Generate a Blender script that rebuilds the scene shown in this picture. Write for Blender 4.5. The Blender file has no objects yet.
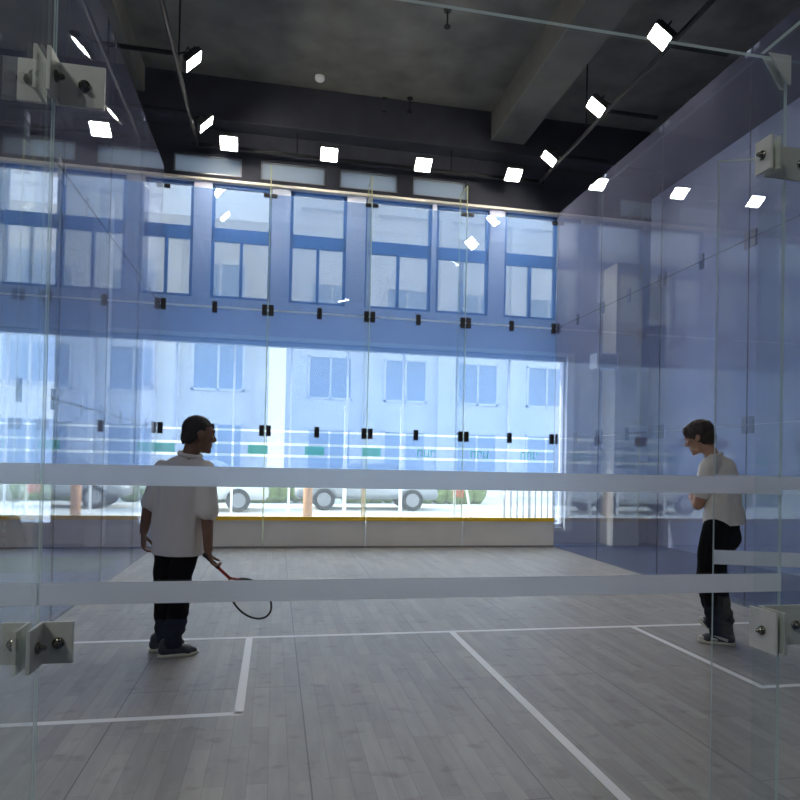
import bpy, bmesh, math, random
from mathutils import Vector, Matrix, noise
random.seed(7)
S = bpy.context.scene
COL = S.collection
PI = math.pi

# ------------------------------------------------------------------ helpers
def V(*a): return Vector(a)

def link(name, me, parent=None):
    o = bpy.data.objects.new(name, me)
    COL.objects.link(o)
    if parent is not None: o.parent = parent
    return o

def obj(name, bm, mats, parent=None, smooth=False):
    bmesh.ops.recalc_face_normals(bm, faces=bm.faces[:])
    me = bpy.data.meshes.new(name)
    bm.to_mesh(me); bm.free()
    if not isinstance(mats, (list, tuple)): mats = [mats]
    for m in mats: me.materials.append(m)
    if smooth:
        for p in me.polygons: p.use_smooth = True
    return link(name, me, parent)

def thing(name, label, cat, loc=(0, 0, 0), rz=0, group=None):
    o = link(name, None)
    o.location = loc; o.rotation_euler = (0, 0, rz)
    return tag(o, label, cat, group)

def tag(o, label, cat, group=None, kind=None):
    o['label'] = label; o['category'] = cat
    if group: o['group'] = group
    if kind: o['kind'] = kind
    return o

def struct(o, label=None, cat=None):
    o['kind'] = 'structure'
    if label: o['label'] = label
    if cat: o['category'] = cat
    return o

def box(bm, x0, x1, y0, y1, z0, z1, mi=0, M=None):
    vs = [bm.verts.new(Vector(c) if M is None else M @ Vector(c)) for c in
          ((x0,y0,z0),(x1,y0,z0),(x1,y1,z0),(x0,y1,z0),(x0,y0,z1),(x1,y0,z1),(x1,y1,z1),(x0,y1,z1))]
    fs = []
    for f in ((0,3,2,1),(4,5,6,7),(0,1,5,4),(1,2,6,5),(2,3,7,6),(3,0,4,7)):
        fc = bm.faces.new([vs[i] for i in f]); fc.material_index = mi; fs.append(fc)
    return fs

def bevbox(bm, x0, x1, y0, y1, z0, z1, b=.004, mi=0, M=None, seg=2):
    t = bmesh.new(); box(t, x0, x1, y0, y1, z0, z1, mi)
    bmesh.ops.bevel(t, geom=t.edges[:], offset=b, segments=seg, affect='EDGES', profile=.6)
    merge(bm, t, M, mi)

def merge(bm, t, M=None, mi=None):
    mp = {}
    for v in t.verts: mp[v] = bm.verts.new(M @ v.co if M is not None else v.co)
    for f in t.faces:
        try:
            nf = bm.faces.new([mp[v] for v in f.verts]); nf.material_index = f.material_index if mi is None else mi
            nf.smooth = f.smooth
        except ValueError: pass
    t.free()

def tube(bm, pts, r, n=10, closed=False, mi=0, cap=True):
    pts = [Vector(p) for p in pts]; rings = []; N = len(pts)
    up = None
    for i, p in enumerate(pts):
        if closed: d = (pts[(i+1) % N] - pts[i-1])
        else: d = pts[min(i+1, N-1)] - pts[max(i-1, 0)]
        d.normalize()
        if up is None:
            up = V(0,0,1) if abs(d.z) < .9 else V(1,0,0)
        a = d.cross(up)
        if a.length < 1e-5: a = d.cross(V(0,1,0))
        a.normalize(); b = a.cross(d).normalized(); up = b
        rr = r[i] if isinstance(r, (list, tuple)) else r
        rings.append([bm.verts.new(p + (a*math.cos(2*PI*k/n) + b*math.sin(2*PI*k/n))*rr) for k in range(n)])
    m = N if closed else N-1
    for i in range(m):
        A, B = rings[i], rings[(i+1) % N]
        for k in range(n):
            f = bm.faces.new((A[k], A[(k+1) % n], B[(k+1) % n], B[k])); f.material_index = mi; f.smooth = True
    if cap and not closed:
        for R in (rings[0][::-1], rings[-1]):
            f = bm.faces.new(R); f.material_index = mi

def cyl(bm, p0, p1, r, n=16, mi=0): tube(bm, [p0, p1], r, n, mi=mi)

def ball(bm, c, r, M=None, u=14, v=9, mi=0):
    t = bmesh.new(); bmesh.ops.create_uvsphere(t, u_segments=u, v_segments=v, radius=1)
    if not isinstance(r, (tuple, list)): r = (r, r, r)
    for x in t.verts: x.co = Vector((x.co.x*r[0], x.co.y*r[1], x.co.z*r[2]))
    T = Matrix.Translation(c)
    if M is not None: T = T @ M
    for f in t.faces: f.smooth = True
    merge(bm, t, T, mi)

# ------------------------------------------------------------------ materials
def newmat(name):
    m = bpy.data.materials.new(name); m.use_nodes = True
    nt = m.node_tree; nt.nodes.clear()
    out = nt.nodes.new('ShaderNodeOutputMaterial')
    return m, nt, out

def pbr(name, col, rough=.6, metal=0, spec=.5, var=0, scale=8, bump=0, bscale=60, coords='Object', stretch=(1,1,1)):
    m, nt, out = newmat(name)
    b = nt.nodes.new('ShaderNodeBsdfPrincipled')
    b.inputs['Base Color'].default_value = (*col, 1)
    b.inputs['Roughness'].default_value = rough
    b.inputs['Metallic'].default_value = metal
    b.inputs['Specular IOR Level'].default_value = spec
    nt.links.new(b.outputs[0], out.inputs[0])
    tc = nt.nodes.new('ShaderNodeTexCoord'); mp = nt.nodes.new('ShaderNodeMapping')
    mp.inputs['Scale'].default_value = stretch
    nt.links.new(tc.outputs[coords], mp.inputs[0])
    if var:
        n = nt.nodes.new('ShaderNodeTexNoise'); n.inputs['Scale'].default_value = scale; n.inputs['Detail'].default_value = 6
        nt.links.new(mp.outputs[0], n.inputs['Vector'])
        r = nt.nodes.new('ShaderNodeValToRGB')
        r.color_ramp.elements[0].position = .3; r.color_ramp.elements[1].position = .7
        r.color_ramp.elements[0].color = (*[c*(1-var) for c in col], 1)
        r.color_ramp.elements[1].color = (*[min(1, c*(1+var)) for c in col], 1)
        nt.links.new(n.outputs['Fac'], r.inputs[0]); nt.links.new(r.outputs[0], b.inputs['Base Color'])
    if bump:
        n2 = nt.nodes.new('ShaderNodeTexNoise'); n2.inputs['Scale'].default_value = bscale; n2.inputs['Detail'].default_value = 5
        nt.links.new(mp.outputs[0], n2.inputs['Vector'])
        bp = nt.nodes.new('ShaderNodeBump'); bp.inputs['Strength'].default_value = bump; bp.inputs['Distance'].default_value = .01
        nt.links.new(n2.outputs['Fac'], bp.inputs['Height']); nt.links.new(bp.outputs[0], b.inputs['Normal'])
    return m

def emit(name, col, st):
    m, nt, out = newmat(name)
    e = nt.nodes.new('ShaderNodeEmission'); e.inputs[0].default_value = (*col, 1); e.inputs[1].default_value = st
    nt.links.new(e.outputs[0], out.inputs[0]); return m

def glass(name, tint=(.97,.985,.98), haze=0, hcol=(1,1,1), film_z=None, trans=.5, fres=1.0, hvar=0):
    """architectural glass: clear transmission + Fresnel mirror; haze = translucent film, on the facade panes painted glare.
    film_z: the film only covers the pane above this height (world metres)."""
    m, nt, out = newmat(name); N = nt.nodes.new; L = nt.links.new
    tr = N('ShaderNodeBsdfTransparent'); tr.inputs[0].default_value = (*tint, 1)
    base = tr.outputs[0]
    if haze:
        df = N('ShaderNodeBsdfDiffuse'); df.inputs[0].default_value = (*hcol, 1)
        tl = N('ShaderNodeBsdfTranslucent'); tl.inputs[0].default_value = (*hcol, 1)
        mh = N('ShaderNodeMixShader'); mh.inputs[0].default_value = trans
        L(df.outputs[0], mh.inputs[1]); L(tl.outputs[0], mh.inputs[2])
        mx = N('ShaderNodeMixShader'); mx.inputs[0].default_value = haze
        L(tr.outputs[0], mx.inputs[1]); L(mh.outputs[0], mx.inputs[2])
        base = mx.outputs[0]
        fac = None
        g = N('ShaderNodeNewGeometry')
        if hvar:
            n = N('ShaderNodeTexNoise'); n.inputs['Scale'].default_value = 1.1; n.inputs['Detail'].default_value = 5
            L(g.outputs['Position'], n.inputs['Vector'])
            mr = N('ShaderNodeMapRange'); mr.inputs[1].default_value = .3; mr.inputs[2].default_value = .7
            mr.inputs[3].default_value = haze*(1-hvar); mr.inputs[4].default_value = haze*(1+hvar)
            L(n.outputs['Fac'], mr.inputs[0]); fac = mr.outputs[0]; L(fac, mx.inputs[0])
        if film_z is not None:
            sp = N('ShaderNodeSeparateXYZ'); L(g.outputs['Position'], sp.inputs[0])
            gt = N('ShaderNodeMath'); gt.operation = 'GREATER_THAN'; gt.inputs[1].default_value = film_z
            L(sp.outputs['Z'], gt.inputs[0])
            mask = gt.outputs[0]
            for zc_, hw in ((1.435, .020), (1.615, .020), (1.82, .016)):      # clear lines left between the film sheets
                cp_ = N('ShaderNodeMath'); cp_.operation = 'COMPARE'; cp_.inputs[1].default_value = zc_; cp_.inputs[2].default_value = hw
                L(sp.outputs['Z'], cp_.inputs[0])
                sb_ = N('ShaderNodeMath'); sb_.operation = 'SUBTRACT'; sb_.use_clamp = True
                L(mask, sb_.inputs[0]); L(cp_.outputs[0], sb_.inputs[1]); mask = sb_.outputs[0]
            clear = N('ShaderNodeBsdfTransparent'); clear.inputs[0].default_value = (.97,.985,.98,1)
            mz = N('ShaderNodeMixShader'); L(mask, mz.inputs[0])
            L(clear.outputs[0], mz.inputs[1]); L(base, mz.inputs[2]); base = mz.outputs[0]
    lw = N('ShaderNodeLayerWeight'); lw.inputs[0].default_value = .5
    p5 = N('ShaderNodeMath'); p5.operation = 'POWER'; p5.inputs[1].default_value = 5
    L(lw.outputs['Facing'], p5.inputs[0])
    ma = N('ShaderNodeMath'); ma.operation = 'MULTIPLY_ADD'; ma.inputs[1].default_value = .95*fres; ma.inputs[2].default_value = .04*fres
    L(p5.outputs[0], ma.inputs[0])
    gl = N('ShaderNodeBsdfGlossy'); gl.inputs['Roughness'].default_value = 0; gl.inputs[0].default_value = (1,1,1,1)
    mf = N('ShaderNodeMixShader'); L(ma.outputs[0], mf.inputs[0]); L(base, mf.inputs[1]); L(gl.outputs[0], mf.inputs[2])
    L(mf.outputs[0], out.inputs[0])
    return m

def frosted(name, col, haze=.8, trans=.6):
    m, nt, out = newmat(name); N = nt.nodes.new; L = nt.links.new
    tr = N('ShaderNodeBsdfTransparent')
    df = N('ShaderNodeBsdfDiffuse'); df.inputs[0].default_value = (*col, 1)
    tl = N('ShaderNodeBsdfTranslucent'); tl.inputs[0].default_value = (*col, 1)
    mh = N('ShaderNodeMixShader'); mh.inputs[0].default_value = trans
    L(df.outputs[0], mh.inputs[1]); L(tl.outputs[0], mh.inputs[2])
    mx = N('ShaderNodeMixShader'); mx.inputs[0].default_value = haze
    L(tr.outputs[0], mx.inputs[1]); L(mh.outputs[0], mx.inputs[2]); L(mx.outputs[0], out.inputs[0])
    return m

def etched(name, col, scatter=.55):
    # acid-etched glass: forward scattering plus some white diffusion
    m, nt, out = newmat(name); N = nt.nodes.new; L = nt.links.new
    rf = N('ShaderNodeBsdfRefraction'); rf.inputs['Color'].default_value = (.97,.98,1,1); rf.inputs['IOR'].default_value = 1.25; rf.inputs['Roughness'].default_value = .62
    df = N('ShaderNodeBsdfDiffuse'); df.inputs[0].default_value = (*col, 1)
    tl = N('ShaderNodeBsdfTranslucent'); tl.inputs[0].default_value = (*col, 1)
    mh = N('ShaderNodeMixShader'); mh.inputs[0].default_value = .6; L(df.outputs[0], mh.inputs[1]); L(tl.outputs[0], mh.inputs[2])
    mx = N('ShaderNodeMixShader'); mx.inputs[0].default_value = scatter; L(rf.outputs[0], mx.inputs[1]); L(mh.outputs[0], mx.inputs[2])
    L(mx.outputs[0], out.inputs[0]); return m

def plank_mat():
    m, nt, out = newmat('grey_washed_planks'); N = nt.nodes.new; L = nt.links.new
    b = N('ShaderNodeBsdfPrincipled'); L(b.outputs[0], out.inputs[0])
    tc = N('ShaderNodeTexCoord'); sp = N('ShaderNodeSeparateXYZ'); cb = N('ShaderNodeCombineXYZ')
    L(tc.outputs['Object'], sp.inputs[0]); L(sp.outputs['Y'], cb.inputs['X']); L(sp.outputs['X'], cb.inputs['Y'])
    br = N('ShaderNodeTexBrick'); L(cb.outputs[0], br.inputs['Vector'])
    br.inputs['Scale'].default_value = 1; br.inputs['Brick Width'].default_value = .62; br.inputs['Row Height'].default_value = .088
    br.inputs['Mortar Size'].default_value = .0016; br.inputs['Mortar Smooth'].default_value = .3; br.offset = .37; br.offset_frequency = 2
    br.inputs['Bias'].default_value = -.1
    br.inputs['Color1'].default_value = (.29,.28,.268,1); br.inputs['Color2'].default_value = (.36,.348,.332,1)
    br.inputs['Mortar'].default_value = (.22,.21,.2,1)
    # wood figure stretched along the boards
    mp = N('ShaderNodeMapping'); mp.inputs['Scale'].default_value = (9, 1.2, 1); L(tc.outputs['Object'], mp.inputs[0])
    n1 = N('ShaderNodeTexNoise'); n1.inputs['Scale'].default_value = 2.2; n1.inputs['Detail'].default_value = 7; L(mp.outputs[0], n1.inputs['Vector'])
    mx = N('ShaderNodeMixRGB'); mx.blend_type = 'OVERLAY'; mx.inputs[0].default_value = .32
    L(br.outputs['Color'], mx.inputs[1]); L(n1.outputs['Fac'], mx.inputs[2])
    # knots / worn patches
    mp2 = N('ShaderNodeMapping'); mp2.inputs['Scale'].default_value = (4.5, 5.5, 1); L(tc.outputs['Object'], mp2.inputs[0])
    n2 = N('ShaderNodeTexNoise'); n2.inputs['Scale'].default_value = 1.5; n2.inputs['Detail'].default_value = 3; L(mp2.outputs[0], n2.inputs['Vector'])
    rp = N('ShaderNodeValToRGB'); rp.color_ramp.elements[0].position = .58; rp.color_ramp.elements[1].position = .72
    rp.color_ramp.elements[0].color = (1,1,1,1); rp.color_ramp.elements[1].color = (.74,.72,.69,1); L(n2.outputs['Fac'], rp.inputs[0])
    m2 = N('ShaderNodeMixRGB'); m2.blend_type = 'MULTIPLY'; m2.inputs[0].default_value = 1
    L(mx.outputs[0], m2.inputs[1]); L(rp.outputs[0], m2.inputs[2])
    # long board joints
    cbs = N('ShaderNodeTexBrick'); L(cb.outputs[0], cbs.inputs['Vector'])
    cbs.inputs['Brick Width'].default_value = 3.1; cbs.inputs['Row Height'].default_value = .97; cbs.inputs['Mortar Size'].default_value = .003
    cbs.inputs['Scale'].default_value = 1
    cbs.inputs['Color1'].default_value = cbs.inputs['Color2'].default_value = (1,1,1,1); cbs.inputs['Mortar'].default_value = (.45,.45,.45,1)
    m3 = N('ShaderNodeMixRGB'); m3.blend_type = 'MULTIPLY'; m3.inputs[0].default_value = 1
    L(m2.outputs[0], m3.inputs[1]); L(cbs.outputs[0], m3.inputs[2])
    L(m3.outputs[0], b.inputs['Base Color'])
    b.inputs['Roughness'].default_value = .42; b.inputs['Specular IOR Level'].default_value = .4
    mr = N('ShaderNodeMapRange'); mr.inputs[3].default_value = .34; mr.inputs[4].default_value = .56; L(n1.outputs['Fac'], mr.inputs[0]); L(mr.outputs[0], b.inputs['Roughness'])
    return m

M = {}
M['planks'] = plank_mat()
M['line'] = pbr('white_court_paint', (.82,.83,.85), .5)
M['hall_floor'] = pbr('blue_sport_floor', (.07,.105,.20), .45, var=.25, scale=3)
M['turf'] = pbr('green_sport_floor', (.1,.2,.09), .7, var=.25, scale=5)
M['lilac'] = pbr('lilac_wall_paint', (.56,.58,.68), .8, var=.06, scale=1.3, bump=.05, bscale=30)
M['dark_wall'] = pbr('charcoal_wall_paint', (.030,.032,.045), .85, var=.25, scale=2)
M['concrete'] = pbr('dark_grey_concrete', (.13,.127,.112), .9, var=.35, scale=1.6, bump=.35, bscale=14)
M['beam'] = pbr('grey_concrete_beam', (.10,.098,.088), .9, var=.2, scale=2, bump=.2, bscale=16)
M['frame'] = pbr('dark_blue_window_frame', (.04,.14,.38), .45)
M['white_frame'] = pbr('white_window_frame', (.82,.82,.82), .5)
M['pane'] = glass('window_pane', (.90,.93,.94), .07, (.8,.82,.84), trans=.7)  # milky haze put into the pane imitates glare from the bright street
M['upper_pane'] = glass('upper_window_pane', (.72,.70,.66), .10, (.62,.62,.60), trans=.7)  # its haze likewise imitates daylight glare
M['ghost_pane'] = frosted('painted_reflection_grey', (.42,.48,.54), .92, .5)
M['front_glass'] = glass('court_front_glass', (.88,.93,.98), .32, (.23,.44,.86), film_z=1.16, trans=.5)
M['side_glass'] = glass('court_side_glass', (.82,.86,.96), .15, (.42,.43,.57), trans=.5, hvar=.3, fres=1.25)
M['back_glass'] = glass('court_back_glass', (.975,.985,.985))
M['fin_glass'] = glass('fin_glass', (.96,.985,.975))
M['edge'] = frosted('polished_glass_edge', (.62,.74,.72), .75, .5)
M['side_edge'] = frosted('dark_glass_joint', (.16,.19,.25), .55, .3)
M['fin_edge'] = frosted('yellow_green_glass_edge', (.55,.55,.30), .95, .5)
M['black'] = pbr('black_metal', (.012,.012,.014), .45)
M['rail'] = pbr('black_rail_paint', (.02,.02,.022), .85, spec=.15)
M['steel'] = pbr('satin_steel', (.56,.57,.52), .5, .12, var=.08, scale=30)
M['bolt'] = pbr('dark_steel_bolt', (.22,.21,.17), .22, 1)
M['hole'] = pbr('dark_bolt_hole', (.01,.01,.01), .8)
M['band'] = etched('white_safety_stripe', (.90,.91,.93), .45)
M['guard'] = pbr('grey_plastic_guard', (.55,.56,.54), .5)
M['tin'] = pbr('grey_tin_panel', (.86,.83,.78), .5, var=.05, scale=3)
M['yellow'] = pbr('yellow_tin_strip', (.95,.60,.03), .45)
M['lamp'] = emit('lit_flood_lens', (1,.93,.83), 205)
M['alu'] = pbr('grey_aluminium', (.32,.32,.33), .4, .6)
M['white_plastic'] = pbr('white_plastic', (.78,.78,.76), .5)
M['skin_a'] = pbr('brown_skin', (.20,.105,.07), .55, var=.1, scale=14)
M['skin_b'] = pbr('warm_skin', (.44,.25,.17), .5, var=.08, scale=14)
M['hair_a'] = pbr('cropped_black_hair', (.016,.014,.014), .7, var=.5, scale=60, bump=.6, bscale=140)
M['hair_b'] = pbr('dark_brown_hair', (.030,.017,.012), .55, var=.6, scale=30, bump=.8, bscale=60, stretch=(3,3,.6))
M['shirt_a'] = pbr('pale_grey_cotton', (.72,.69,.67), .9, var=.04, scale=4, bump=.08, bscale=300)
M['shirt_b'] = pbr('white_cotton', (.84,.81,.76), .9, var=.04, scale=4, bump=.08, bscale=300)
M['trousers'] = pbr('black_cloth', (.006,.006,.007), .95, spec=.1, var=.25, scale=9, bump=.1, bscale=200)
M['shoe_black'] = pbr('black_shoe_leather', (.014,.014,.016), .5)
M['shoe_white'] = pbr('white_shoe_leather', (.6,.59,.54), .55)
M['sole'] = pbr('off_white_rubber', (.55,.54,.44), .6)
M['eye'] = pbr('eye_white', (.5,.48,.45), .3)
M['red'] = pbr('dark_red_frame', (.32,.03,.015), .35)
M['string'] = pbr('pale_string', (.55,.55,.55), .5)
M['pocket'] = pbr('black_badge', (.015,.015,.02), .6)
M['street'] = pbr('pale_paving', (.62,.60,.56), .9, var=.1, scale=1)
M['facade'] = pbr('cream_render', (.80,.77,.70), .85, var=.08, scale=.6)
M['facade_b'] = pbr('grey_white_render', (.80,.81,.82), .85, var=.06, scale=.6)
M['ext_glass'] = pbr('blue_grey_glazing', (.34,.42,.52), .12)
M['car_white'] = pbr('white_car_paint', (.75,.75,.75), .25)
M['car_grey'] = pbr('silver_car_paint', (.38,.40,.42), .25, .4)
M['tyre'] = pbr('black_tyre', (.02,.02,.02), .8)
M['leaf'] = pbr('hedge_leaves', (.16,.22,.07), .8, var=.5, scale=6, bump=.8, bscale=20)
M['trunk'] = pbr('orange_brown_post', (.45,.22,.10), .7)
M['red_sign'] = pbr('red_sign_paint', (.75,.05,.04), .5)
M['green_sticker'] = frosted('green_sticker', (.16,.80,.58), .6, .6)
M['stripe'] = frosted('white_window_stripe', (.95,.96,.97), .95, .82)
M['pillar'] = pbr('beige_pillar', (.70,.64,.52), .8)
M['case'] = pbr('black_case', (.02,.02,.025), .6)
M['case_red'] = pbr('dark_red_case_side', (.16,.03,.035), .6)

# ------------------------------------------------------------------ camera (solved from the court lines)
cam_d = bpy.data.cameras.new('camera'); cam = bpy.data.objects.new('camera', cam_d); COL.objects.link(cam)
CP = V(1.75628, -1.09748, 1.36490); yaw, pitch, roll, F = .200220, .0155025, .0211770, 680.81
fw = V(math.sin(yaw)*math.cos(pitch), math.cos(yaw)*math.cos(pitch), math.sin(pitch))
r0 = fw.cross(V(0,0,1)).normalized(); u0 = r0.cross(fw)
rr = r0*math.cos(roll) + u0*math.sin(roll); uu = -r0*math.sin(roll) + u0*math.cos(roll)
cam.matrix_world = Matrix(((rr.x, uu.x, -fw.x, CP.x), (rr.y, uu.y, -fw.y, CP.y), (rr.z, uu.z, -fw.z, CP.z), (0,0,0,1)))
cam_d.sensor_width = 36; cam_d.sensor_fit = 'HORIZONTAL'; cam_d.lens = F/800*36
cam_d.shift_x = -12.899/800; cam_d.shift_y = 52.528/800
cam_d.clip_start = .05; cam_d.clip_end = 300
S.camera = cam

# ------------------------------------------------------------------ setting
CW, CL = 6.4, 9.75
FY = 10.35                      # inner face of the street facade
XL, XR, YB, ZC = -4.6, 8.5, -5.0, 7.4
DARK_Z = 6.35
bm = bmesh.new(); box(bm, XL-.2, XR+.2, YB-.2, FY+.3, -.2, -.006, 0)
box(bm, XL, -.25, 7.6, 8.9, -.006, -.002, 1)
struct(obj('floor', bm, [M['hall_floor'], M['turf']]), 'blue hall floor with a green strip outside the glass court', 'floor')

# timber court floor with its painted lines
bm = bmesh.new(); box(bm, -.06, CW+.06, -.02, FY, -.006, 0, 0)
LW = .05; ZL = .0015
SY = CL - 5.44                 # short line, front edge
def cline(x0, x1, y0, y1): box(bm, x0, x1, y0, y1, -.001, ZL, 1)
cline(0.0, CW, SY-LW, SY)
cline(CW/2-LW/2, CW/2+LW/2, 0, SY-LW)
for s in (0, 1):
    xi = 1.6 if s == 0 else CW-1.6
    cline(xi-LW/2, xi+LW/2, SY-1.6-LW/2, SY-LW)
    if s == 0: cline(0, xi+LW/2, SY-1.6-LW, SY-1.6)
    else: cline(xi-LW/2, CW, SY-1.6-LW, SY-1.6)
o = obj('court_floor', bm, [M['planks'], M['line']])
struct(o, 'grey timber squash court floor with white painted lines', 'floor')

bm = bmesh.new(); box(bm, XL-.2, XR+.2, YB-.2, FY+.3, ZC, ZC+.2, 0)
struct(obj('ceiling', bm, M['concrete']), 'dark grey rough concrete ceiling', 'ceiling')
def cbeam(x0, x1, y0, y1, dz, n):
    b = bmesh.new(); bevbox(b, x0, x1, y0, y1, ZC-dz, ZC+.02, .015)
    struct(obj('trim_%d' % n, b, M['beam']))
cbeam(5.25, 5.85, YB, FY, .50, 1)
cbeam(-.9, -.35, YB, FY, .38, 2)
cbeam(XL, XR, 3.6, 3.95, .30, 4)

b = bmesh.new(); bevbox(b, XL, XR, 9.98, FY, 6.72, ZC+.02, .015); struct(obj('trim_10', b, M['dark_wall']))
def two_tone(name, x0, x1, y0, y1, label):
    b = bmesh.new(); box(b, x0, x1, y0, y1, -.2, DARK_Z, 0); box(b, x0, x1, y0, y1, DARK_Z, ZC, 1)
    struct(obj(name, b, [M['lilac'], M['dark_wall']]), label, 'wall')
two_tone('wall_left', XL-.2, XL, YB-.2, FY, 'pale lilac hall wall far left beyond the court glass')
two_tone('wall_right', XR, XR+.2, YB-.2, FY, 'pale lilac hall wall on the right with dark top band')
b = bmesh.new(); box(b, XL, XR, YB-.2, YB, -.2, ZC); struct(obj('wall_back', b, M['dark_wall']), 'dark hall wall behind the viewer', 'wall')

# street facade: wall with its window openings (list of x0,x1,z0,z1)
UP_T, UP_M1, UP_M0, UP_B = 5.86, 5.14, 4.93, 3.98
LOW_T, LOW_B = 3.30, .27
cols = [(-2.42,-1.62), (-.45,.38), (.66,1.62), (1.92,2.86), (3.18,4.34), (4.42,5.38), (5.66,6.66)]
openings = [(c[0], c[1], UP_B, UP_T) for c in cols] + [(-3.9,-1.55,LOW_B,LOW_T), (-.40,6.86,LOW_B,LOW_T)]
dim = [(.05,1.12), (1.42,2.48), (2.72,3.72), (3.98,4.92)]  # panes added to imitate ghost reflections of windows in the glass
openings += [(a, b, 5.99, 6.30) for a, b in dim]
xs = sorted({XL-.2, XR+.2} | {v for o_ in openings for v in o_[:2]})
zs = sorted({-.2, ZC, 5.93} | {v for o_ in openings for v in o_[2:]})
bm = bmesh.new()
for i in range(len(xs)-1):
    for j in range(len(zs)-1):
        xm, zm = (xs[i]+xs[i+1])/2, (zs[j]+zs[j+1])/2
        if any(a < xm < b and c < zm < d for a, b, c, d in openings): continue
        box(bm, xs[i], xs[i+1], FY, FY+.25, zs[j], zs[j+1], 1 if zm > 5.93 else 0)
struct(obj('wall_front', bm, [M['lilac'], M['dark_wall']]), 'street facade wall behind the front glass', 'wall')
wn = 0
def win_struct(parts_frame, panes, fm, pm, label):
    global wn
    wn += 1
    o = obj('window_%d' % wn, parts_frame, fm); struct(o, label, 'window')
    for b in panes: obj('pane', b, pm, o)
    return o
names_col = ['far left', 'second from the left', 'third from the left', 'fourth from the left', 'fifth from the left', 'sixth from the left', 'rightmost']
for k, (a, b) in enumerate(cols):
    f = bmesh.new(); t = .05; y0, y1 = FY+.05, FY+.13
    for (p, q, r, s) in ((a, b, UP_T-t, UP_T), (a, b, UP_B, UP_B+t), (a, a+t, UP_B, UP_T), (b-t, b, UP_B, UP_T), (a, b, UP_M0, UP_M1)):
        box(f, p, q, y0, y1, r, s)
    cx = a+(b-a)*.5
    box(f, cx-.025, cx+.025, y0, y1, UP_B, UP_M0)
    ps = []
    for (p, q, r, s) in ((a+t, b-t, UP_M1, UP_T-t), (a+t, cx-.025, UP_B+t, UP_M0), (cx+.025, b-t, UP_B+t, UP_M0)):
        g = bmesh.new(); box(g, p, q, FY+.085, FY+.095, r, s); ps.append(g)
    win_struct(f, ps, M['frame'], M['upper_pane'], 'tall upper facade window, %s' % names_col[k])
# big lower window
def low_window(x0, x1, mull, label):
    f = bmesh.new(); t = .06; y0, y1 = FY-.03, FY+.12
    for (p, q, r, s) in ((x0, x1, LOW_T-t, LOW_T), (x0, x1, LOW_B, LOW_B+t), (x0, x0+t, LOW_B, LOW_T), (x1-t, x1, LOW_B, LOW_T)):
        box(f, p, q, y0, y1, r, s)
    edges = [x0+t] + list(mull) + [x1-t]; ps = []
    for i in range(len(edges)-1):
        g = bmesh.new(); box(g, edges[i]+.018, edges[i+1]-.018, FY+.06, FY+.07, LOW_B+t, LOW_T-t); ps.append(g)
    w = win_struct(f, ps, M['white_frame'], M['pane'], label)
    for m_ in mull:
        g = bmesh.new(); box(g, m_-.018, m_+.018, FY+.05, FY+.08, LOW_B+t, LOW_T-t); obj('joint_strip', g, M['stripe'], w)
    return w
lw_main = low_window(-.40, 6.86, [.17, 1.08, 2.0, 2.94, 3.9, 4.85, 5.81], 'wide lower facade window with white mullions')
low_window(-3.9, -1.55, [-3.1, -2.3], 'lower facade window left of the court')
bm = bmesh.new(); box(bm, -1.0, 6.9, FY-.10, FY+.02, LOW_T+.02, LOW_T+.085)
struct(obj('trim_5', bm, M['white_frame']))
bm = bmesh.new(); box(bm, 6.84, 6.97, FY-.12, FY+.02, LOW_B-.05, LOW_T+.08)
box(bm, 6.4, 6.93, FY-.09, FY+.02, LOW_B-.06, LOW_B)
struct(obj('trim_6', bm, M['white_frame']))
bm = bmesh.new(); box(bm, -1.0, 6.9, FY-.05, FY+.01, UP_T+.01, UP_T+.05)
struct(obj('trim_7', bm, M['pillar']))
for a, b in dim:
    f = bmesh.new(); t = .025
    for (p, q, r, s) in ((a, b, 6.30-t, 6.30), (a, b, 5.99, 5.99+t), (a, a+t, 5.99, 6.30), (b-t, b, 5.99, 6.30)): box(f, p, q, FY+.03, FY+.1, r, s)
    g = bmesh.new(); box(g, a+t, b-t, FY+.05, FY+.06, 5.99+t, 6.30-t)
    win_struct(f, [g], M['alu'], M['ghost_pane'], 'added grey pane imitating a window reflection, high in the dark band above the windows')
# pillars
bm = bmesh.new(); bevbox(bm, 7.55, 8.05, FY-.52, FY-.02, -.006, 4.95, .012)
struct(obj('trim_8', bm, M['pillar']))
bm = bmesh.new(); bevbox(bm, -1.05, -.80, FY-.30, FY-.05, -.006, 5.4, .012)
struct(obj('trim_9', bm, M['white_plastic']))

# ------------------------------------------------------------------ glass court: front and side panels
G = .003; TH = .012
ROWS = [(.0, 1.82), (1.82, 3.70), (3.70, 5.53)]
def pane_mesh(w, z0, z1, gm):
    """local: x 0..w along wall, y thickness, world z; faces slot 0 = glass, 1 = edge"""
    b = bmesh.new(); fs = box(b, G, w-G, -TH/2, TH/2, z0+G, z1-G)
    for i in (0, 1, 3, 5): fs[i].material_index = 1
    return b
def clamp_mesh(cx, cz, w=.075, h=.17, outer=0):
    b = bmesh.new()
    if outer:
        a0, a1 = sorted((outer*TH/2, outer*.024)); bevbox(b, cx-w/2, cx+w/2, a0, a1, cz-h/2, cz+h/2, .005); return b
    bevbox(b, cx-w/2, cx+w/2, -.024, -TH/2, cz-h/2, cz+h/2, .005); bevbox(b, cx-w/2, cx+w/2, TH/2, .024, cz-h/2, cz+h/2, .005)
    cyl(b, (cx, -.028, cz+h*.27), (cx, .028, cz+h*.27), .012, 10); cyl(b, (cx, -.028, cz-h*.27), (cx, .028, cz-h*.27), .012, 10)
    return b
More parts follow.
